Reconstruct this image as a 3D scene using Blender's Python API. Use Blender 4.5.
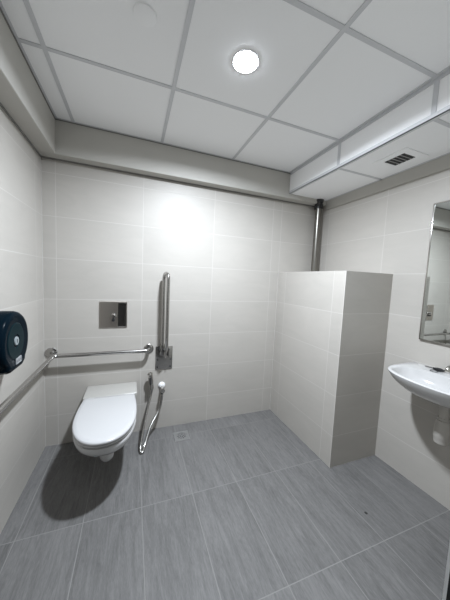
import bpy, bmesh, math, random
from mathutils import Vector, Matrix
S = bpy.context.scene
for o in list(bpy.data.objects): bpy.data.objects.remove(o)
PI = math.pi
# ------------------------------------------------------------------ camera
cam = bpy.data.cameras.new('camera'); camo = bpy.data.objects.new('camera', cam); S.collection.objects.link(camo)
CAM = Vector((0.5301, -2.1349, 1.3411))
yaw, pitch, roll = 0.3608, -0.0827, 0.0452
fwd = Vector((math.sin(yaw)*math.cos(pitch), math.cos(yaw)*math.cos(pitch), math.sin(pitch)))
rt = Vector((math.cos(yaw), -math.sin(yaw), 0)); up = rt.cross(fwd)
rt, up = math.cos(roll)*rt + math.sin(roll)*up, -math.sin(roll)*rt + math.cos(roll)*up
M = Matrix((rt, up, -fwd)).transposed().to_4x4(); M.translation = CAM
camo.matrix_world = M
cam.sensor_fit = 'HORIZONTAL'; cam.sensor_width = 36; cam.lens = 36*244.78/450
cam.clip_start = 0.01
S.camera = camo
# ------------------------------------------------------------------ world, exposure
w = bpy.data.worlds.new('world'); S.world = w; w.use_nodes = True
bg = w.node_tree.nodes['Background']; bg.inputs[0].default_value = (0.95, 0.97, 1.0, 1); bg.inputs[1].default_value = 0.03
S.view_settings.view_transform = 'Standard'; S.view_settings.look = 'None'
S.view_settings.gamma = 1; S.view_settings.use_curve_mapping = False
S.view_settings.exposure = 0.0
LAMP_WATTS = 59.5
LAMP_SPREAD = 166.0
LIGHT_STRENGTH = 140.0
LIGHT_COLOR = (0.90, 0.975, 1.07, 1)

# ------------------------------------------------------------------ room numbers (metres, from tile module)
XL, XR, YF, ZC = -0.086, 2.3575, -1.88, 2.369
Z0 = 0.2412                     # first horizontal wall joint
ZS, BL, BB = 2.14, 0.11, 0.092  # beam underside, beam depths
BX, BZ = 1.902, 2.18            # bulkhead
XP, YP, HP = 1.898, -0.843, 1.44  # half wall
CA, DX, C1, DY = 0.132, 0.59, -0.684, 0.6
# ------------------------------------------------------------------ materials
def newmat(name):
    m = bpy.data.materials.new(name); m.use_nodes = True
    return m, m.node_tree, m.node_tree.nodes['Principled BSDF']
def simple(name, col, rough=0.5, metal=0.0, spec=0.5, noise=0.0, nscale=60, coat=0):
    m, t, b = newmat(name)
    b.inputs['Roughness'].default_value = rough; b.inputs['Metallic'].default_value = metal
    b.inputs['Specular IOR Level'].default_value = spec
    b.inputs['Coat Weight'].default_value = coat
    tc = t.nodes.new('ShaderNodeTexCoord'); n = t.nodes.new('ShaderNodeTexNoise'); n.inputs['Scale'].default_value = nscale
    t.links.new(tc.outputs['Object'], n.inputs['Vector'])
    mx = t.nodes.new('ShaderNodeMix'); mx.data_type = 'RGBA'
    mx.inputs[6].default_value = tuple(max(0, c*(1-noise)) for c in col)+(1,)
    mx.inputs[7].default_value = tuple(min(1, c*(1+noise)) for c in col)+(1,)
    t.links.new(n.outputs['Fac'], mx.inputs[0]); t.links.new(mx.outputs[2], b.inputs['Base Color'])
    return m
def nd(t, kind, **kw):
    n = t.nodes.new(kind)
    for k, v in kw.items(): setattr(n, k, v)
    return n
def mth(t, op, a, b=None, c=None):
    n = nd(t, 'ShaderNodeMath', operation=op)
    for i, v in enumerate((a, b, c)):
        if v is None: continue
        if isinstance(v, (int, float)): n.inputs[i].default_value = v
        else: t.links.new(v, n.inputs[i])
    return n.outputs[0]
def tile_mat(name, au, av, su, sv, ou, ov, col, grout, gw, rough, kind, spec=0.5, seams=()):
    """au/av: world axes 0..2 used as tile u and v"""
    m, t, b = newmat(name); L = t.links.new
    g = nd(t, 'ShaderNodeNewGeometry'); s = nd(t, 'ShaderNodeSeparateXYZ'); L(g.outputs['Position'], s.inputs[0])
    U = mth(t, 'DIVIDE', mth(t, 'SUBTRACT', s.outputs[au], ou), su)
    V = mth(t, 'DIVIDE', mth(t, 'SUBTRACT', s.outputs[av], ov), sv)
    def dist(X, size):
        f = mth(t, 'FRACT', X)
        return mth(t, 'MULTIPLY', mth(t, 'SUBTRACT', 0.5, mth(t, 'ABSOLUTE', mth(t, 'SUBTRACT', f, 0.5))), size)
    d = mth(t, 'MINIMUM', dist(U, su), dist(V, sv))
    for ax, val in seams:
        d = mth(t, 'MINIMUM', d, mth(t, 'ABSOLUTE', mth(t, 'SUBTRACT', s.outputs[ax], val)))
    mask = nd(t, 'ShaderNodeMapRange'); L(d, mask.inputs[0])
    mask.inputs[1].default_value = gw*0.35; mask.inputs[2].default_value = gw*0.65
    mask.inputs[3].default_value = 1; mask.inputs[4].default_value = 0
    cell = nd(t, 'ShaderNodeCombineXYZ'); L(mth(t, 'FLOOR', U), cell.inputs[0]); L(mth(t, 'FLOOR', V), cell.inputs[1])
    wn = nd(t, 'ShaderNodeTexWhiteNoise'); L(cell.outputs[0], wn.inputs['Vector'])
    # pattern coordinates, shifted for every tile
    pc = nd(t, 'ShaderNodeCombineXYZ'); L(s.outputs[au], pc.inputs[0]); L(s.outputs[av], pc.inputs[1])
    L(mth(t, 'MULTIPLY', wn.outputs['Value'], 37.0), pc.inputs[2])
    def noise(sx, sy, detail, dist_=0.0, rot=0.0, ro=0.6):
        mp = nd(t, 'ShaderNodeMapping'); L(pc.outputs[0], mp.inputs[0]); mp.inputs['Scale'].default_value = (sx, sy, 1)
        mp.inputs['Rotation'].default_value = (0, 0, rot)
        n = nd(t, 'ShaderNodeTexNoise'); L(mp.outputs[0], n.inputs['Vector']); n.inputs['Scale'].default_value = 1
        n.inputs['Detail'].default_value = detail; n.inputs['Distortion'].default_value = dist_; n.inputs['Roughness'].default_value = ro
        return n.outputs['Fac']
    if kind == 'stone':
        a = noise(42, 4.5, 6, 1.0, 0.10, 0.74); c = noise(7, 2.2, 3, 0.8); e = noise(260, 45, 2)
        f = mth(t, 'ADD', mth(t, 'MULTIPLY', mth(t, 'SUBTRACT', a, 0.5), 1.25), mth(t, 'MULTIPLY', mth(t, 'SUBTRACT', c, 0.5), 0.45))
        f = mth(t, 'ADD', f, mth(t, 'MULTIPLY', mth(t, 'SUBTRACT', e, 0.5), 0.5))
        f = mth(t, 'ADD', f, mth(t, 'MULTIPLY', mth(t, 'SUBTRACT', wn.outputs['Value'], 0.5), 0.12))
    else:
        a = noise(3.0, 9.0, 4, 1.2, 0.25); c = noise(1.3, 2.0, 2, 0.5); e = noise(90, 140, 2)
        f = mth(t, 'ADD', mth(t, 'MULTIPLY', mth(t, 'SUBTRACT', a, 0.5), 0.14), mth(t, 'MULTIPLY', mth(t, 'SUBTRACT', c, 0.5), 0.08))
        f = mth(t, 'ADD', f, mth(t, 'MULTIPLY', mth(t, 'SUBTRACT', e, 0.5), 0.03))
        f = mth(t, 'ADD', f, mth(t, 'MULTIPLY', mth(t, 'SUBTRACT', wn.outputs['Value'], 0.5), 0.035))
    f = mth(t, 'ADD', f, 1.0)
    if kind == 'stone':   # a small dark spot on the floor
        sp = nd(t, 'ShaderNodeVectorMath', operation='DISTANCE'); L(g.outputs['Position'], sp.inputs[0]); sp.inputs[1].default_value = (1.841, -1.19, 0)
        f = mth(t, 'MULTIPLY', f, mth(t, 'ADD', 0.2, mth(t, 'MULTIPLY', mth(t, 'GREATER_THAN', sp.outputs['Value'], 0.009), 0.8)))
    sc = nd(t, 'ShaderNodeVectorMath', operation='SCALE'); sc.inputs[0].default_value = col; L(f, sc.inputs['Scale'])
    mx = nd(t, 'ShaderNodeMix', data_type='RGBA'); L(mask.outputs[0], mx.inputs[0]); L(sc.outputs[0], mx.inputs[6]); mx.inputs[7].default_value = grout+(1,)
    L(mx.outputs[2], b.inputs['Base Color'])
    rr = mth(t, 'ADD', rough, mth(t, 'MULTIPLY', mask.outputs[0], 0.3)); L(rr, b.inputs['Roughness'])
    b.inputs['Specular IOR Level'].default_value = spec
    bp = nd(t, 'ShaderNodeBump'); bp.inputs['Strength'].default_value = 0.25; bp.inputs['Distance'].default_value = 0.0012
    hgt = mth(t, 'SUBTRACT', mth(t, 'MULTIPLY', f, 0.6 if kind == 'stone' else 0.2), mask.outputs[0])
    L(hgt, bp.inputs['Height']); L(bp.outputs[0], b.inputs['Normal'])
    return m
WALL = (0.425, 0.402, 0.368); GROUT = (0.52, 0.50, 0.47)
m_back = tile_mat('beige_wall_tile_back', 0, 2, 0.6, 0.3, 0.0, Z0, WALL, GROUT, 0.004, 0.48, 'wall', seams=((0, XL+0.002), (0, XP-0.002)))
m_left = tile_mat('beige_wall_tile_left', 1, 2, 0.6, 0.3, -0.12, Z0, WALL, GROUT, 0.004, 0.48, 'wall')
m_right = tile_mat('beige_wall_tile_right', 1, 2, 0.6, 0.3, -0.742, Z0, WALL, GROUT, 0.004, 0.48, 'wall')
m_px = tile_mat('beige_half_wall_tile_side', 1, 2, 0.6, 0.3, -0.135, Z0, WALL, GROUT, 0.004, 0.48, 'wall', seams=((1, YP+0.003),))
m_py = tile_mat('beige_half_wall_tile_end', 0, 2, 0.6, 0.3, XR+0.07, Z0, WALL, GROUT, 0.004, 0.48, 'wall')
m_floor = tile_mat('grey_stone_floor_tile', 0, 1, 0.3, 0.59, 0.594, -0.748, (0.138, 0.135, 0.132), (0.205, 0.20, 0.192), 0.0038, 0.42, 'stone', spec=0.3)
m_ceil = simple('white_ceiling_panel', (0.90, 0.90, 0.90), 0.7, noise=0.02, nscale=200, spec=0.2)
m_tbar = simple('grey_tee_bar', (0.58, 0.585, 0.60), 0.45, noise=0.02)
m_tbar_l = simple('pale_grey_angle_trim', (0.62, 0.625, 0.64), 0.4, noise=0.02)
m_paint = simple('warm_grey_wall_paint', (0.46, 0.445, 0.41), 0.6, noise=0.03, nscale=6)
m_joint_shade = simple('dark_joint_and_shadow_line', (0.2, 0.195, 0.185), 0.8, noise=0.03)  # dark joint strips, also the painted shade along the ceiling edge
m_steel = simple('brushed_stainless_steel', (0.44, 0.43, 0.415), 0.22, metal=1, noise=0.04, nscale=90)
m_chrome = simple('polished_chrome', (0.50, 0.485, 0.46), 0.14, metal=1, noise=0.02)
m_satin = simple('satin_chrome_plate', (0.52, 0.48, 0.44), 0.30, metal=1, noise=0.03)
m_pipe = simple('dull_metal_pipe', (0.24, 0.23, 0.21), 0.28, metal=1, noise=0.08, nscale=20)
m_ceramic = simple('white_ceramic', (0.50, 0.495, 0.49), 0.12, noise=0.01, coat=0.2)
m_lid = simple('white_seat_plastic', (0.47, 0.468, 0.468), 0.25, noise=0.01)
m_deck = simple('off_white_ceramic_deck', (0.39, 0.38, 0.355), 0.25, noise=0.02)
m_white = simple('white_plastic', (0.78, 0.78, 0.78), 0.35, noise=0.01)
m_grayplast = simple('off_white_trap_plastic', (0.38, 0.36, 0.33), 0.4, noise=0.03)
m_black = simple('black_gloss_plastic', (0.002, 0.006, 0.010), 0.22, noise=0.05, spec=0.12)
m_black2 = simple('dark_smoked_plastic', (0.004, 0.013, 0.016), 0.3, noise=0.1, spec=0.15)
for m_ in (m_black, m_black2): m_.node_tree.nodes['Principled BSDF'].inputs['IOR'].default_value = 1.18
m_rubber = simple('black_rubber', (0.008, 0.008, 0.009), 0.7, noise=0.05)
m_dark = simple('dark_grey_metal', (0.05, 0.05, 0.05), 0.4, metal=0.5, noise=0.1)
m_badge = simple('grey_badge', (0.24, 0.27, 0.28), 0.3, noise=0.02)
m_label = simple('white_label', (0.30, 0.31, 0.32), 0.5, noise=0.02)
m_frame = simple('grey_painted_door_steel', (0.75, 0.75, 0.75), 0.45, noise=0.02)
m_slot = simple('dark_vent_opening', (0.03, 0.03, 0.03), 0.8, noise=0.02)
m_mirror = simple('mirror_glass', (0.80, 0.83, 0.81), 0.01, metal=1, noise=0.0)
m_grate = simple('steel_drain_metal', (0.42, 0.42, 0.42), 0.35, metal=0.8, noise=0.03)
m_light, t_, b_ = newmat('lit_lamp_diffuser')
b_.inputs['Emission Color'].default_value = LIGHT_COLOR; b_.inputs['Emission Strength'].default_value = LIGHT_STRENGTH
b_.inputs['Base Color'].default_value = (1, 1, 1, 1)

# ------------------------------------------------------------------ mesh helpers
def obj(name, bm, mat, parent=None, smooth=None, loc=None):
    bmesh.ops.recalc_face_normals(bm, faces=bm.faces[:])
    me = bpy.data.meshes.new(name); bm.to_mesh(me); bm.free()
    for x in (mat if isinstance(mat, (list, tuple)) else [mat]): me.materials.append(x)
    if smooth is not None:
        for p in me.polygons: p.use_smooth = True
        me.set_sharp_from_angle(angle=math.radians(smooth))
    o = bpy.data.objects.new(name, me); S.collection.objects.link(o)
    if parent is not None:
        o.parent = parent
        root = Vector((0, 0, 0)); q = parent
        while q: root += q.location; q = q.parent
        me.transform(Matrix.Translation(-root))
    return o
def recenter(o):
    """put the object's origin at its base"""
    vs = [v.co for v in o.data.vertices]
    c = Vector(((min(v.x for v in vs)+max(v.x for v in vs))/2, (min(v.y for v in vs)+max(v.y for v in vs))/2, min(v.z for v in vs)))
    o.data.transform(Matrix.Translation(-c)); o.location = c
    return o
def tag(o, label, cat, group=None):
    o['label'] = label; o['category'] = cat
    if group: o['group'] = group
    return o
def thing(name, loc, label, cat, group=None):
    o = bpy.data.objects.new(name, None); S.collection.objects.link(o); o.location = loc; o.empty_display_size = 0.1
    return tag(o, label, cat, group)
def struct(o): o['kind'] = 'structure'; return o
def box(bm, x0, x1, y0, y1, z0, z1, bev=0.0, seg=2):
    r = bmesh.ops.create_cube(bm, size=1)
    vs = r['verts']
    for v in vs: v.co = Vector(((x0+x1)/2+v.co.x*(x1-x0), (y0+y1)/2+v.co.y*(y1-y0), (z0+z1)/2+v.co.z*(z1-z0)))
    if bev:
        es = list({e for v in vs for e in v.link_edges})
        bmesh.ops.bevel(bm, geom=es, offset=bev, segments=seg, affect='EDGES', profile=0.5)
    return bm
def B(*a, **k): return box(bmesh.new(), *a, **k)
def frame_of(d):
    d = d.normalized(); a = Vector((0, 0, 1)) if abs(d.z) < 0.9 else Vector((1, 0, 0))
    u = d.cross(a).normalized(); return u, d.cross(u).normalized()
def tube(bm, pts, r, seg=16, cap=True):
    pts = [Vector(p) for p in pts]; n = len(pts)
    rs = r if isinstance(r, (list, tuple)) else [r]*n
    rings = []; u = None
    for i, p in enumerate(pts):
        d = (pts[min(i+1, n-1)]-pts[max(i-1, 0)]).normalized()
        if u is None: u, v = frame_of(d)
        else:
            u = (u - d*u.dot(d)).normalized(); v = d.cross(u)
        v = d.cross(u)
        rings.append([bm.verts.new(p+(u*math.cos(2*PI*k/seg)+v*math.sin(2*PI*k/seg))*rs[i]) for k in range(seg)])
    for a, b in zip(rings, rings[1:]):
        for k in range(seg): bm.faces.new((a[k], a[(k+1) % seg], b[(k+1) % seg], b[k]))
    if cap: bm.faces.new(rings[0][::-1]); bm.faces.new(rings[-1])
    return bm
def T(pts, r, seg=16): return tube(bmesh.new(), pts, r, seg)
def bend(pts, rad, n=8):
    """round the corners of a polyline"""
    pts = [Vector(p) for p in pts]; out = [pts[0]]
    for a, b, c in zip(pts, pts[1:], pts[2:]):
        p = b+(a-b).normalized()*rad; q = b+(c-b).normalized()*rad
        for i in range(n+1):
            s = i/n; out.append(p*(1-s)**2+b*2*s*(1-s)+q*s*s)
    out.append(pts[-1]); return out
def spline(pts, n=8):
    pts = [Vector(p) for p in pts]; P = [pts[0]*2-pts[1]]+pts+[pts[-1]*2-pts[-2]]; out = []
    for i in range(1, len(P)-2):
        for k in range(n):
            s = k/n; a, b, c, d = P[i-1:i+3]
            out.append(0.5*((2*b)+(c-a)*s+(2*a-5*b+4*c-d)*s*s+(3*b-a-3*c+d)*s**3))
    out.append(pts[-1]); return out
def lathe(bm, prof, center, axis, seg=32, cap=True):
    """prof: (radius, height along axis)"""
    ax = Vector(axis).normalized(); u, v = frame_of(ax); c = Vector(center); rings = []
    for r, h in prof:
        rings.append([bm.verts.new(c+ax*h+(u*math.cos(2*PI*k/seg)+v*math.sin(2*PI*k/seg))*max(r, 1e-5)) for k in range(seg)])
    for a, b in zip(rings, rings[1:]):
        for k in range(seg): bm.faces.new((a[k], a[(k+1) % seg], b[(k+1) % seg], b[k]))
    if cap: bm.faces.new(rings[0][::-1]); bm.faces.new(rings[-1])
    return bm
def LA(prof, center, axis, seg=32): return lathe(bmesh.new(), prof, center, axis, seg)
def loft(bm, rings, capa=True, capb=True):
    R = [[bm.verts.new(p) for p in r] for r in rings]; n = len(R[0])
    for a, b in zip(R, R[1:]):
        for k in range(n): bm.faces.new((a[k], a[(k+1) % n], b[(k+1) % n], b[k]))
    if capa: bm.faces.new(R[0][::-1])
    if capb: bm.faces.new(R[-1])
    return bm

# ================================================================== SETTING
T_ = 0.15
struct(obj('floor', B(XL-T_, XR+T_, -2.6, T_, -0.1, 0), m_floor))
struct(obj('wall_back', B(XL-T_, XR+T_, 0, T_, 0, 2.6), m_back))
struct(obj('wall_left', B(XL-T_, XL, YF, 0, 0, 2.6), m_left))
struct(obj('wall_right', B(XR, XR+T_, YF, 0, 0, 2.6), m_right))
DX0, DX1, DZ = 0.10, 1.145, 2.1
bm = bmesh.new()
box(bm, XL-T_, DX0, YF-T_, YF, 0, 2.6); box(bm, DX1, XR+T_, YF-T_, YF, 0, 2.6); box(bm, DX0, DX1, YF-T_, YF, DZ, 2.6)
struct(obj('wall_front', bm, m_paint))
# door frame in the front wall: pale lip on the room side, black rubber-lined reveal
bm = bmesh.new(); box(bm, 1.130, DX1, YF-0.006, YF, 0, DZ-0.015); box(bm, DX0, DX0+0.015, YF-0.006, YF, 0, DZ-0.015); box(bm, DX0, DX1, YF-0.006, YF, DZ-0.015, DZ)
struct(obj('trim_1', bm, m_frame))
bm = bmesh.new(); box(bm, 1.130, DX1, YF-T_, YF-0.006, 0, DZ-0.015); box(bm, DX0, DX0+0.015, YF-T_, YF-0.006, 0, DZ-0.015); box(bm, DX0, DX1, YF-T_, YF-0.006, DZ-0.015, DZ)
struct(obj('trim_2', bm, m_rubber))
# half wall box in the corner
bm = B(XP, XR, YP, 0, 0, HP)
for f in bm.faces: f.material_index = 0 if abs(f.normal.x) > 0.5 else 1
bmesh.ops.recalc_face_normals(bm, faces=bm.faces[:]); bm.normal_update()
for f in bm.faces: f.material_index = 0 if abs(f.normal.x) > 0.5 else 1
struct(obj('wall_partition', bm, [m_px, m_py]))
# painted beams below the ceiling
bm = B(XL, BX+0.5, -BB, 0, ZS, ZC+0.02, bev=0.004)
struct(obj('wall_beam_back', bm, m_paint))
struct(obj('wall_beam_left', B(XL, XL+BL, YF, -BB+0.001, ZS, ZC+0.02, bev=0.004), m_paint))
struct(obj('wall_beam_right', B(XR-0.012, XR, YF, -BB, 2.09, BZ+0.02, bev=0.002), m_paint))
struct(obj('trim_3', B(XL, XR, -0.012, 0, ZS-0.008, ZS), m_joint_shade))
struct(obj('trim_4', B(XL, XL+0.008, YF, -0.01, ZS-0.008, ZS), m_joint_shade))
# ceiling panels
struct(obj('ceiling', B(XL-T_, XR+T_, YF-0.7, T_, ZC, 2.6), m_ceil))
# bulkhead
xs = XR
struct(obj('ceiling_bulkhead', B(BX, xs, YF, -BB, BZ, ZC+0.01), m_ceil))
# tee bars
tb, th = 0.010, 0.004
bm = bmesh.new()
for k in range(3): box(bm, CA+DX*k-tb, CA+DX*k+tb, YF, -BB, ZC-th, ZC+0.002)
xe = BX
for k in range(2): box(bm, XL+BL, xe, C1-DY*k-tb, C1-DY*k+tb, ZC-th+0.0005, ZC+0.002)
struct(obj('trim_5', bm, m_tbar))
bm = bmesh.new()   # perimeter angles
box(bm, XL+BL, XL+BL+0.015, YF, -BB, ZC-th+0.001, ZC+0.002); box(bm, XL+BL, BX, -BB-0.012, -BB, ZC-th+0.001, ZC+0.002)
box(bm, BX-0.022, BX, YF, -BB, ZC-th, ZC+0.002)
struct(obj('trim_6', bm, m_tbar))
bm = bmesh.new()   # dark strip painting in the shadow line between ceiling angle and beam
box(bm, XL+BL, XL+BL+0.005, YF, -BB, ZC-0.010, ZC-th); box(bm, XL+BL, BX, -BB-0.005, -BB, ZC-0.010, ZC-th)
struct(obj('trim_7', bm, m_joint_shade))
bm = bmesh.new()   # bulkhead edge angles and bars
box(bm, BX-0.003, BX+0.020, YF, -BB, BZ-0.003, BZ+0.001); box(bm, BX-0.003, BX+0.001, YF, -BB, BZ-0.003, BZ+0.020)
struct(obj('trim_8', bm, m_tbar_l))
bm = bmesh.new()
box(bm, BX-0.004, BX+0.001, YF, -BB, ZC-0.022, ZC)
for k in range(2):
    y = C1-DY*k
    box(bm, BX-0.0035, BX+0.001, y-0.013, y+0.010, BZ+0.02, ZC-0.022)
    box(bm, BX+0.02, XR, y-0.010, y+0.010, BZ-0.003, BZ+0.001)
box(bm, XR-0.025, XR, YF, -BB, BZ-0.003, BZ+0.001)
struct(obj('trim_9', bm, m_tbar))

# ================================================================== CEILING FITTINGS
LX, LY = 1.013, -0.988
t = thing('downlight', (LX, LY, ZC), 'round lit downlight glowing white in the middle of the ceiling', 'ceiling light')
obj('lamp_rim', LA([(0.0585, 0.002), (0.066, 0.0), (0.065, -0.003), (0.0585, -0.004)], (LX, LY, ZC), (0, 0, 1), 48), m_white, t, 40)
obj('lamp_diffuser', LA([(0.058, 0.0), (0.058, -0.004), (0.054, -0.0055), (0.038, -0.006), (0.018, -0.0062), (0.001, -0.0063)], (LX, LY, ZC), (0, 0, 1), 48), m_light, t, 60)
o = obj('ceiling_cover_disc', LA([(0.0005, -0.006), (0.040, -0.006), (0.0435, -0.0045), (0.045, 0.0)], (0.560, -1.018, ZC), (0, 0, 1), 48), m_ceil, None, 30)
recenter(o); tag(o, 'flat round white blank cover disc on the ceiling panel above the toilet', 'ceiling cover')
ld = bpy.data.lights.new('downlight_beam', 'AREA'); ld.shape = 'DISK'; ld.size = 0.112; ld.energy = LAMP_WATTS; ld.spread = math.radians(LAMP_SPREAD)
ld.color = LIGHT_COLOR[:3]
lo_ = bpy.data.objects.new('lamp_beam', ld); S.collection.objects.link(lo_); lo_.parent = t; lo_.location = (0, 0, -0.0075)
# air vent in the bulkhead
vx, vy = 2.152, -0.954
t = thing('ceiling_vent', (vx, vy, BZ), 'small square white air vent with dark louvre slots in the lowered ceiling', 'vent')
obj('vent_backing', B(vx-0.057, vx+0.057, vy-0.066, vy+0.066, BZ-0.004, BZ-0.001), m_slot, t)
bm = bmesh.new(); a0, b0, a1, b1 = 0.105, 0.110, 0.057, 0.066
for (x0, x1, y0, y1) in ((-a0, a0, b1, b0), (-a0, a0, -b0, -b1), (-a0, -a1, -b1, b1), (a1, a0, -b1, b1)):
    box(bm, vx+x0, vx+x1, vy+y0, vy+y1, BZ-0.006, BZ)
obj('vent_frame', bm, m_ceil, t)
for k in range(4):
    y = vy-0.039+0.026*k
    bm = B(vx-0.057, vx+0.057, y-0.0025, y+0.0025, BZ-0.006, BZ-0.003)
    obj('louvre_blade', bm, m_grate, t)
# vertical pipe on top of half wall
px_, py_ = 2.268, -0.08
t = thing('metal_pipe', (px_, py_, HP), 'upright dull metal pipe rising from the tiled half wall to the ceiling', 'pipe')
obj('pipe_shaft', T([(px_, py_, HP), (px_, py_, BZ)], 0.031, 24), m_pipe, t, 40)
obj('pipe_collar', LA([(0.031, 0), (0.042, 0.002), (0.042, 0.040), (0.036, 0.044), (0.036, 0.065), (0.044, 0.067), (0.044, 0.088)], (px_, py_, BZ-0.089), (0, 0, 1), 24), m_dark, t, 30)

# ================================================================== TOILET
tx = 0.380
t = thing('toilet', (tx, 0, 0.10), 'white wall-hung toilet with closed lid on the back wall', 'toilet')
def plan(hw, yr, yf, z, rear, n=64, cx=tx, e=2.25, ymid=None):
    """closed outline: flat rear at yr (half width rear), belly half width hw, rounded front at yf"""
    if ymid is None: ymid = yr+(yf-yr)*0.42
    pts = []
    m = n//2
    for k in range(m+1):          # front half from +x side around the front to -x side
        a = PI*k/m; c, s = math.cos(a), math.sin(a)
        x = hw*math.copysign(abs(c)**(2/e), c); y = ymid-(ymid-yf)*abs(s)**(2/e)
        pts.append(Vector((cx+x, y, z)))
    q = n//4
    for k in range(1, q):         # left side back to rear
        s = k/q; pts.append(Vector((cx-(hw+(rear-hw)*s*s), ymid+(yr-ymid)*s, z)))
    pts += [Vector((cx-rear*0.985, yr-0.004, z)), Vector((cx-rear*0.93, yr, z)), Vector((cx+rear*0.93, yr, z)), Vector((cx+rear*0.985, yr-0.004, z))]
    for k in range(q-1, 0, -1):
        s = k/q; pts.append(Vector((cx+(hw+(rear-hw)*s*s), ymid+(yr-ymid)*s, z)))
    return pts
rings = []
for z, hw, yf, rear in ((0.398, 0.168, -0.722, 0.168), (0.403, 0.176, -0.737, 0.175), (0.399, 0.181, -0.744, 0.180), (0.385, 0.183, -0.746, 0.181), (0.360, 0.180, -0.733, 0.180), (0.330, 0.172, -0.702, 0.178),
                       (0.300, 0.160, -0.658, 0.172), (0.270, 0.146, -0.608, 0.165), (0.240, 0.130, -0.553, 0.155), (0.215, 0.115, -0.500, 0.145), (0.190, 0.098, -0.440, 0.130), (0.170, 0.080, -0.350, 0.110)):
    rings.append(plan(hw, -0.001, yf, z, rear, ymid=-0.42*(yf/-0.746)))
bowl = obj('bowl', loft(bmesh.new(), rings), m_ceramic, t, 50)
# trap way below the bowl
obj('trapway', T(spline([(tx, -0.44, 0.26), (tx+0.001, -0.450, 0.19), (tx+0.001, -0.43, 0.145), (tx, -0.33, 0.145), (tx, -0.15, 0.17), (tx, -0.002, 0.18)], 6), 0.044, 24), m_ceramic, t, 60)
# rear deck box
bm = B(0.200, 0.570, -0.214, -0.001, 0.398, 0.449, bev=0.008, seg=3)
obj('rear_deck', bm, m_deck, t, 40)['label'] = 'off-white flat rear deck'
def slab(outline, z0, z1, crown=0.0, edge=0.006):
    cx = sum((p.x for p in outline))/len(outline); cy = sum((p.y for p in outline))/len(outline)
    def ring(s, z, push=0):
        out = []
        for p in outline:
            d = Vector((p.x-cx, p.y-cy, 0)); l = d.length
            q = Vector((cx, cy, z))+d*((l*s-push)/l); out.append(q)
        return out
    R = [ring(0.3, z0), ring(1, z0, edge), ring(1, z0+edge*0.6, edge*0.2), ring(1, (z0+z1)/2, 0), ring(1, z1-edge*0.6, edge*0.25), ring(1, z1, edge*1.2)]
    for s in (0.85, 0.6, 0.3, 0.05): R.append(ring(s, z1+crown*(1-s*s)))
    return loft(bmesh.new(), R)
so = plan(0.180, -0.225, -0.752, 0, 0.162, ymid=-0.44)
obj('toilet_seat', slab(so, 0.411, 0.426), m_lid, t, 50)
lo = plan(0.184, -0.212, -0.760, 0, 0.168, ymid=-0.43)
lid = obj('toilet_lid', slab(lo, 0.428, 0.449, crown=0.004, edge=0.007), m_lid, t, 60)
for sx in (-0.12, 0.12):
    obj('hinge', T([(tx+sx-0.02, -0.224, 0.440), (tx+sx+0.02, -0.224, 0.440)], 0.010, 12), m_ceramic, lid, 40)
obj('maker_badge', LA([(0.001, 0), (0.010, 0), (0.009, 0.0025), (0.001, 0.003)], (0.352, -0.725, 0.355), (-0.12, -1, -0.55), 20), m_badge, bowl)['label'] = 'tiny grey oval badge'
# ================================================================== FLUSH PLATE
t = thing('flush_plate', (0.3855, 0, 0.918), 'square shiny metal flush plate on the wall above the toilet', 'flush plate')
obj('cover_plate', B(0.284, 0.487, -0.008, 0, 0.918, 1.126, bev=0.002), m_satin, t)
obj('reflection_strip', B(0.416, 0.481, -0.013, -0.007, 0.925, 1.119, bev=0.002), m_chrome, t)['label'] = 'raised strip added for the dark reflection on the right'  # added strip standing in for the dark reflection across the plate
s = obj('flush_button', LA([(0.020, 0), (0.020, 0.004), (0.013, 0.006), (0.013, 0.028), (0.010, 0.033), (0.001, 0.033)], (0.388, -0.008, 1.015), (0, -1, 0), 24), m_steel, t, 40)
obj('button_sensor', LA([(0.011, 0), (0.011, 0.026), (0.001, 0.027)], (0.385, -0.008, 0.982), (0, -1, 0), 20), m_rubber, s, 40)
# ================================================================== GRAB RAIL
ry, rz = -0.078, 0.731; rx = XL+0.078
t = thing('grab_rail', (0.0, -0.078, rz-0.016), 'L-shaped stainless steel grab rail running round the left corner of the walls', 'grab rail')
obj('rail_bar', T(bend([(XL+0.002, -1.25, rz), (rx, -1.25, rz), (rx, ry, rz), (0.660, ry, rz), (0.660, -0.002, rz-0.006)], 0.035, 8), 0.0148, 20), m_steel, t, 50)
fl = [(0.041, 0), (0.041, 0.004), (0.037, 0.007), (0.018, 0.008)]
obj('wall_flange', LA(fl, (0.660, -0.0, rz-0.006), (0, -1, 0)), m_steel, t, 40)
obj('wall_flange', LA(fl, (XL, -1.25, rz), (1, 0, 0)), m_steel, t, 40)
obj('wall_flange', LA(fl, (-0.040, -0.0, 0.735), (0, -1, 0)), m_steel, t, 40)
obj('corner_bracket', T([(-0.040, -0.002, 0.735), (rx+0.004, ry+0.012, rz)], 0.010, 12), m_steel, t, 40)
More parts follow.
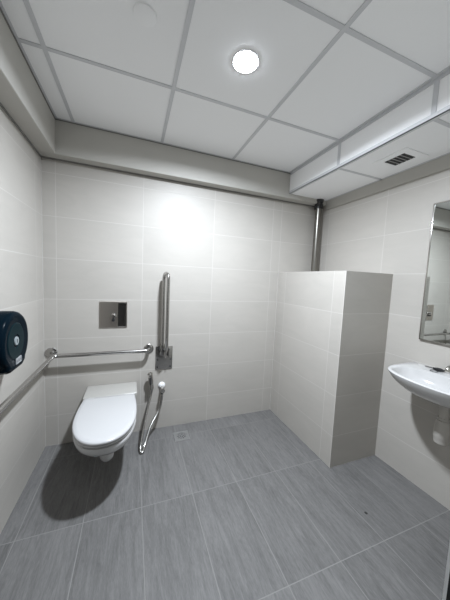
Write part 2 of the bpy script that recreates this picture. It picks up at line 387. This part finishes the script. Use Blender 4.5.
# ================================================================== FOLD-DOWN RAIL
t = thing('fold_down_rail', (0.79, 0, 0.539), 'stainless steel fold-down support rail folded upright on the back wall', 'support rail')
pl = obj('wall_plate', B(0.717, 0.862, -0.008, 0, 0.539, 0.742, bev=0.003), m_steel, t, 40)
for sx in (0.735, 0.845):
    for sz in (0.56, 0.625): obj('screw', LA([(0.007, 0), (0.006, 0.004), (0.001, 0.005)], (sx, -0.008, sz), (0, -1, 0), 12), m_dark, pl)
bm = bmesh.new(); box(bm, 0.752, 0.760, -0.085, -0.007, 0.69, 0.765, bev=0.003); box(bm, 0.816, 0.824, -0.085, -0.007, 0.66, 0.745, bev=0.003)
box(bm, 0.752, 0.824, -0.012, -0.007, 0.66, 0.76)
obj('hinge_bracket', bm, m_steel, t, 40)
obj('hinge_pin', T([(0.745, -0.05, 0.725), (0.832, -0.05, 0.725)], 0.010, 16), m_dark, t, 40)
obj('folding_arm', T(bend([(0.770, -0.045, 0.705), (0.770, -0.050, 1.370), (0.789, -0.165, 1.370), (0.789, -0.155, 0.80), (0.797, -0.04, 0.66)], 0.055, 10), 0.0145, 20), m_steel, t, 50)
# ================================================================== BIDET SPRAYER
t = thing('bidet_sprayer', (0.68, 0, 0.33), 'chrome hand bidet sprayer with looping hose on the wall beside the toilet', 'bidet sprayer')
obj('holder', B(0.664, 0.700, -0.045, 0, 0.445, 0.465, bev=0.004), m_chrome, t, 40)
hs = obj('handset', T(spline([(0.672, -0.062, 0.530), (0.676, -0.060, 0.50), (0.682, -0.055, 0.455), (0.687, -0.053, 0.41), (0.690, -0.052, 0.385)], 4), [0.012]+[0.019]*3+[0.020]*6+[0.017]*5+[0.014]*2, 20), m_chrome, t, 50)
obj('trigger', B(0.668, 0.684, -0.092, -0.066, 0.440, 0.505, bev=0.006), m_dark, hs, 40)
obj('spray_nozzle', LA([(0.019, 0), (0.021, 0.006), (0.016, 0.016), (0.001, 0.017)], (0.672, -0.062, 0.520), (-0.15, -0.55, 0.8), 20), m_chrome, hs, 40)
hose = [(0.690, -0.052, 0.385), (0.683, -0.056, 0.345), (0.654, -0.10, 0.258), (0.623, -0.17, 0.143), (0.600, -0.245, 0.045), (0.600, -0.290, 0.0125), (0.614, -0.292, 0.0125), (0.632, -0.245, 0.036), (0.678, -0.155, 0.122), (0.745, -0.080, 0.20), (0.770, -0.056, 0.275), (0.775, -0.055, 0.345)]
obj('hose', T(spline(hose, 10), 0.0105, 12), m_steel, t, 60)
v = obj('angle_valve', LA([(0.015, 0), (0.015, 0.075), (0.019, 0.077), (0.019, 0.092), (0.001, 0.093)], (0.776, 0, 0.378), (0, -1, 0), 20), m_chrome, t, 40)
obj('valve_outlet', T([(0.776, -0.055, 0.378), (0.775, -0.055, 0.343)], 0.013, 16), m_dark, v, 40)
obj('wall_rose', LA([(0.030, 0), (0.030, 0.006), (0.016, 0.020)], (0.776, 0, 0.392), (0, -1, 0), 24), m_white, v, 40)['label'] = 'white round wall rose'
# ================================================================== ROLL DISPENSER
dy, dz, R_ = -0.765, 1.016, 0.139
x0, x1 = XL, 0.034
t = thing('toilet_roll_dispenser', (XL, dy, dz-0.145), 'round black toilet roll dispenser mounted on the left wall', 'toilet roll dispenser')
def disp_outline(r, sq=1.0):
    """round top, squared bottom with slanted corners (same at both sides)"""
    pts = []; n = 96
    half = [(0.0, -0.97), (0.40, -0.97), (0.66, -0.84), (0.66, -0.73), (0.80, -0.60)]
    for k in range(n):
        a = 2*PI*k/n; c, s_ = math.cos(a), math.sin(a); rr = 1.0
        if s_ < -0.55:
            best = 1.0
            ca, sa = abs(c), s_
            for (x0_, y0_), (x1_, y1_) in zip(half, half[1:]):
                den = ca*(y1_-y0_)-sa*(x1_-x0_)
                if abs(den) < 1e-9: continue
                tt = (x0_*(y1_-y0_)-y0_*(x1_-x0_))/den
                px0 = (tt*ca-x0_)*(tt*ca-x1_); py0 = (tt*sa-y0_)*(tt*sa-y1_)
                if tt > 0 and px0 <= 1e-6 and py0 <= 1e-6: best = tt
            rr = best
        pts.append((r*rr*c, r*rr*s_))
    return pts
def disp_loft(levels):
    rings = []
    for r, x in levels: rings.append([Vector((x, dy+a, dz+b)) for a, b in disp_outline(r)])
    return loft(bmesh.new(), rings)
body = obj('dispenser_body', disp_loft([(R_-0.006, XL), (R_-0.004, XL+0.03), (R_-0.004, XL+0.035)]), m_black, t, 40)
cov = obj('dispenser_cover', disp_loft([(R_, XL+0.033), (R_, x1-0.022), (R_-0.004, x1-0.010), (R_-0.012, x1-0.002), (R_-0.022, x1), (R_-0.028, x1-0.001)]), m_black, t, 40)
wnd = obj('viewing_ring', LA([(0.030, 0), (0.032, 0.0025), (0.080, 0.0025), (0.084, 0)], (x1-0.0012, dy-0.012, dz+0.004), (1, 0, 0), 48), m_black2, cov, 30)
wnd['label'] = 'dark smoked ring window'
obj('lock', LA([(0.001, 0), (0.020, 0), (0.019, 0.004), (0.001, 0.0045)], (x1-0.001, dy-0.012, dz+0.004), (1, 0, 0), 32), m_badge, cov, 30)['label'] = 'grey round lock'
obj('lock_slot', B(x1+0.003, x1+0.0045, dy-0.014, dy-0.010, dz-0.004, dz+0.012), m_dark, cov)
lb = obj('maker_label', B(x1-0.001, x1+0.0022, dy-0.024, dy+0.032, dz-0.104, dz-0.076), m_label, cov); lb['label'] = 'small white maker label'
# illegible dark marks on the label
bm = bmesh.new(); random.seed(3)
for k in range(5):
    y = dy-0.018+k*0.010; h = (0.012, 0.008, 0.014, 0.009, 0.012)[k]
    box(bm, x1+0.0020, x1+0.0026, y, y+0.003, dz-0.096, dz-0.096+h); box(bm, x1+0.0020, x1+0.0026, y+0.003, y+0.0065, dz-0.096+(k % 2)*0.007, dz-0.093+(k % 2)*0.007)
obj('label_print', bm, m_dark, lb)
# ================================================================== FLOOR DRAIN
dxx, dyy = 0.932, -0.172
t = thing('floor_drain', (dxx, dyy, 0), 'small square metal floor drain with round grate near the back wall', 'drain')
hs_ = 0.062
bm = bmesh.new(); seg = 32
def sqp(k, h):
    a = 2*PI*k/seg; c, s = math.cos(a), math.sin(a); m = max(abs(c), abs(s)); return (h*c/m, h*s/m)
def circ(k, r): a = 2*PI*k/seg; return (r*math.cos(a), r*math.sin(a))
rg = [[Vector((dxx+sqp(k, hs_)[0], dyy+sqp(k, hs_)[1], 0.0)) for k in range(seg)], [Vector((dxx+sqp(k, hs_)[0], dyy+sqp(k, hs_)[1], 0.003)) for k in range(seg)],
      [Vector((dxx+circ(k, 0.045)[0], dyy+circ(k, 0.045)[1], 0.003)) for k in range(seg)], [Vector((dxx+circ(k, 0.045)[0], dyy+circ(k, 0.045)[1], 0.0005)) for k in range(seg)]]
obj('drain_frame', loft(bm, rg, False, True), m_grate, t)
bm = LA([(0.001, 0.0028), (0.041, 0.0028), (0.042, 0.001), (0.001, 0.001)], (dxx, dyy, 0), (0, 0, 1), 32)
gr = obj('drain_grate', bm, m_grate, t, 30)
bm = bmesh.new()
for rr_, cnt in ((0.014, 5), (0.030, 10)):
    for k in range(cnt):
        a = 2*PI*k/cnt; lathe(bm, [(0.0055, 0.0026), (0.0055, 0.0032), (0.0001, 0.0032)], (dxx+rr_*math.cos(a), dyy+rr_*math.sin(a), 0), (0, 0, 1), 10)
obj('drain_holes', bm, m_slot, gr)
# ================================================================== WASHBASIN
by = -1.312
t = thing('washbasin', (XR, by, 0.70), 'white ceramic wall-hung washbasin below the mirror', 'washbasin')
bc = Vector((2.13, by))
def outer_r(a):
    c, s = math.cos(a), math.sin(a); lo, hi = 0.0, 0.6
    def inside(r):
        x, y = bc.x+c*r, s*r
        if x > XR-0.001 or abs(y) > 0.264: return False
        if x < 2.16: return (abs(2.16-x)/0.180)**2.3+(abs(y)/0.264)**2.3 <= 1
        return True
    for _ in range(30):
        m = (lo+hi)/2
        if inside(m): lo = m
        else: hi = m
    return lo
N = 96; angs = [2*PI*k/N for k in range(N)]
OR = [outer_r(a) for a in angs]
def inner_r(a, sx=0.128, sy=0.232):
    c, s = math.cos(a), math.sin(a); return 1/math.pow((abs(c)/sx)**2.3+(abs(s)/sy)**2.3, 1/2.3)
IR = [inner_r(a) for a in angs]
def rng(rf, z, inset=0, cx=None, cy=None):
    out = []
    for a, r in zip(angs, rf):
        x = bc.x+math.cos(a)*(r-inset); y = bc.y+math.sin(a)*(r-inset)
        zz = z(x, y) if callable(z) else z
        out.append(Vector((min(x, XR-0.001), y, zz)))
    return out
def topz(x, y): return 0.830+0.006*max(0, min(1, (x-2.10)/0.22))
def shell(s, z, wall=True):
    """outer ring shrunk towards the waste"""
    out = []
    wx, wy = 2.175, by
    for a, r in zip(angs, OR):
        x = bc.x+math.cos(a)*r; y = bc.y+math.sin(a)*r
        k = s if x < XR-0.02 else min(1, s+0.0)
        out.append(Vector((wx+(x-wx)*max(s, 0.0) if not (x > XR-0.02) else wx+(x-wx)*min(1, s**0.35), wy+(y-wy)*s, z)))
    return out
R = [shell(0.12, 0.706), shell(0.30, 0.708), shell(0.50, 0.718), shell(0.68, 0.738), shell(0.83, 0.765), shell(0.93, 0.792), shell(0.985, 0.815)]
R += [rng(OR, lambda x, y: topz(x, y)-0.006), rng(OR, topz, 0.006)]
mid = [o_*0.45+i_*0.55 for o_, i_ in zip(OR, IR)]
R += [rng(mid, topz), rng(IR, lambda x, y: topz(x, y)-0.001), rng([i*0.965 for i in IR], 0.820)]
for s, z in ((0.92, 0.800), (0.84, 0.775), (0.70, 0.755), (0.50, 0.745), (0.30, 0.740), (0.14, 0.738)): R.append(rng([i*s for i in IR], z))
basin = obj('basin', loft(bmesh.new(), R), m_ceramic, t, 50)
obj('basin_waste', LA([(0.001, 0.0), (0.020, 0.0), (0.022, 0.002), (0.022, -0.002)], (2.13, by, 0.739), (0, 0, 1), 24), m_chrome, t)
# bottle trap
qx, qy = 2.20, -1.330
t = thing('bottle_trap', (XR, qy, 0.44), 'off-white plastic bottle trap hanging below the washbasin', 'waste pipe')
obj('waste_flange', LA([(0.036, 0), (0.036, -0.006), (0.028, -0.008)], (qx, qy, 0.7055), (0, 0, 1), 24), m_rubber, t, 40)
obj('trap_inlet', LA([(0.023, 0.0), (0.023, -0.085), (0.027, -0.085), (0.027, -0.10)], (qx, qy, 0.698), (0, 0, 1), 24), m_grayplast, t, 40)
obj('trap_bottle', LA([(0.026, 0), (0.031, -0.004), (0.032, -0.022), (0.034, -0.03), (0.038, -0.07), (0.038, -0.10), (0.036, -0.105), (0.033, -0.135), (0.024, -0.143), (0.001, -0.144)], (qx, qy, 0.600), (0, 0, 1), 28), m_grayplast, t, 40)
obj('trap_outlet', T([(qx+0.02, qy, 0.555), (XR-0.001, qy, 0.555)], 0.020, 20), m_grayplast, t, 40)
# tap
ax_, ay_ = 2.295, by-0.022
t = thing('basin_tap', (ax_, ay_, 0.8355), 'chrome basin tap on the back ledge of the washbasin', 'tap')
obj('tap_body', LA([(0.027, 0), (0.027, 0.006), (0.021, 0.012), (0.020, 0.075), (0.027, 0.082), (0.028, 0.100), (0.020, 0.108), (0.001, 0.110)], (ax_, ay_, 0.8355), (0, 0, 1), 28), m_chrome, t, 40)
obj('tap_spout', T(bend([(ax_, ay_, 0.895), (ax_-0.115, ay_, 0.912), (ax_-0.125, ay_, 0.885)], 0.02, 6), 0.011, 16), m_chrome, t, 40)
obj('tap_lever', T([(ax_+0.004, ay_, 0.930), (ax_+0.0, ay_-0.02, 0.948), (ax_-0.02, ay_-0.06, 0.962)], [0.014, 0.010, 0.007], 14), m_chrome, t, 40)
# key with ring on the basin ledge
kz = 0.8365
t = thing('key', (2.312, -1.222, kz), 'black-headed metal key with a thin wire ring lying on the washbasin edge', 'key')
kd = Vector((0.18, -1, 0)).normalized(); kp = Vector((2.312, -1.222, kz+0.0087)); kn = Vector((kd.y, -kd.x, 0))
bm = bmesh.new()
rr = []
for s, wd in ((-0.030, 0.004), (-0.024, 0.011), (-0.010, 0.0155), (0.008, 0.0155), (0.022, 0.012), (0.028, 0.005)):
    c = kp+kd*s; rr.append([c+kn*wd*a+Vector((0, 0, b*0.0085*(0.6 if abs(s) > 0.02 else 1))) for a, b in ((1, -0.7), (1, 0.7), (0.6, 1), (-0.6, 1), (-1, 0.7), (-1, -0.7), (-0.6, -1), (0.6, -1))])
obj('key_head', loft(bm, rr), m_rubber, t, 60)['label'] = 'black plastic key head'
bm = bmesh.new(); c0 = kp-kd*0.028; c1 = kp-kd*0.072
vsx = []
pts2 = [(0.0, 0.0035), (0.012, 0.0035), (0.016, 0.002), (0.021, 0.0038), (0.026, 0.002), (0.031, 0.0036), (0.036, 0.002), (0.041, 0.0025), (0.044, 0.0), (0.041, -0.0035), (0.0, -0.0035)]
loft(bm, [[c0-kd*a+kn*b+Vector((0, 0, h)) for a, b in pts2] for h in (-0.0022, 0.0022)])
obj('key_blade', bm, m_dark, t)
rc = kp+Vector((-0.036, 0.006, -0.0071)); 
obj('key_ring', T([rc+Vector((math.cos(2*PI*k/32)*0.019, math.sin(2*PI*k/32)*0.019, 0)) for k in range(33)], 0.0016, 8), m_dark, t, 60)
# ================================================================== MIRROR
my0, my1, mz0, mz1 = -1.072, -1.70, 1.0, 1.892
t = thing('mirror', (XR, (my0+my1)/2, mz0), 'tall rectangular mirror with slim chrome frame above the washbasin', 'mirror')
obj('mirror_glass', B(XR-0.012, XR-0.001, my1+0.006, my0-0.006, mz0+0.006, mz1-0.006), m_mirror, t)
bm = bmesh.new()
for (a, b, c, d) in ((my1, my0, mz0, mz0+0.006), (my1, my0, mz1-0.006, mz1), (my0-0.007, my0, mz0+0.006, mz1-0.006), (my1, my1+0.007, mz0+0.006, mz1-0.006)):
    box(bm, XR-0.016, XR-0.001, a, b, c, d, bev=0.002)
obj('mirror_frame', bm, m_chrome, t, 40)
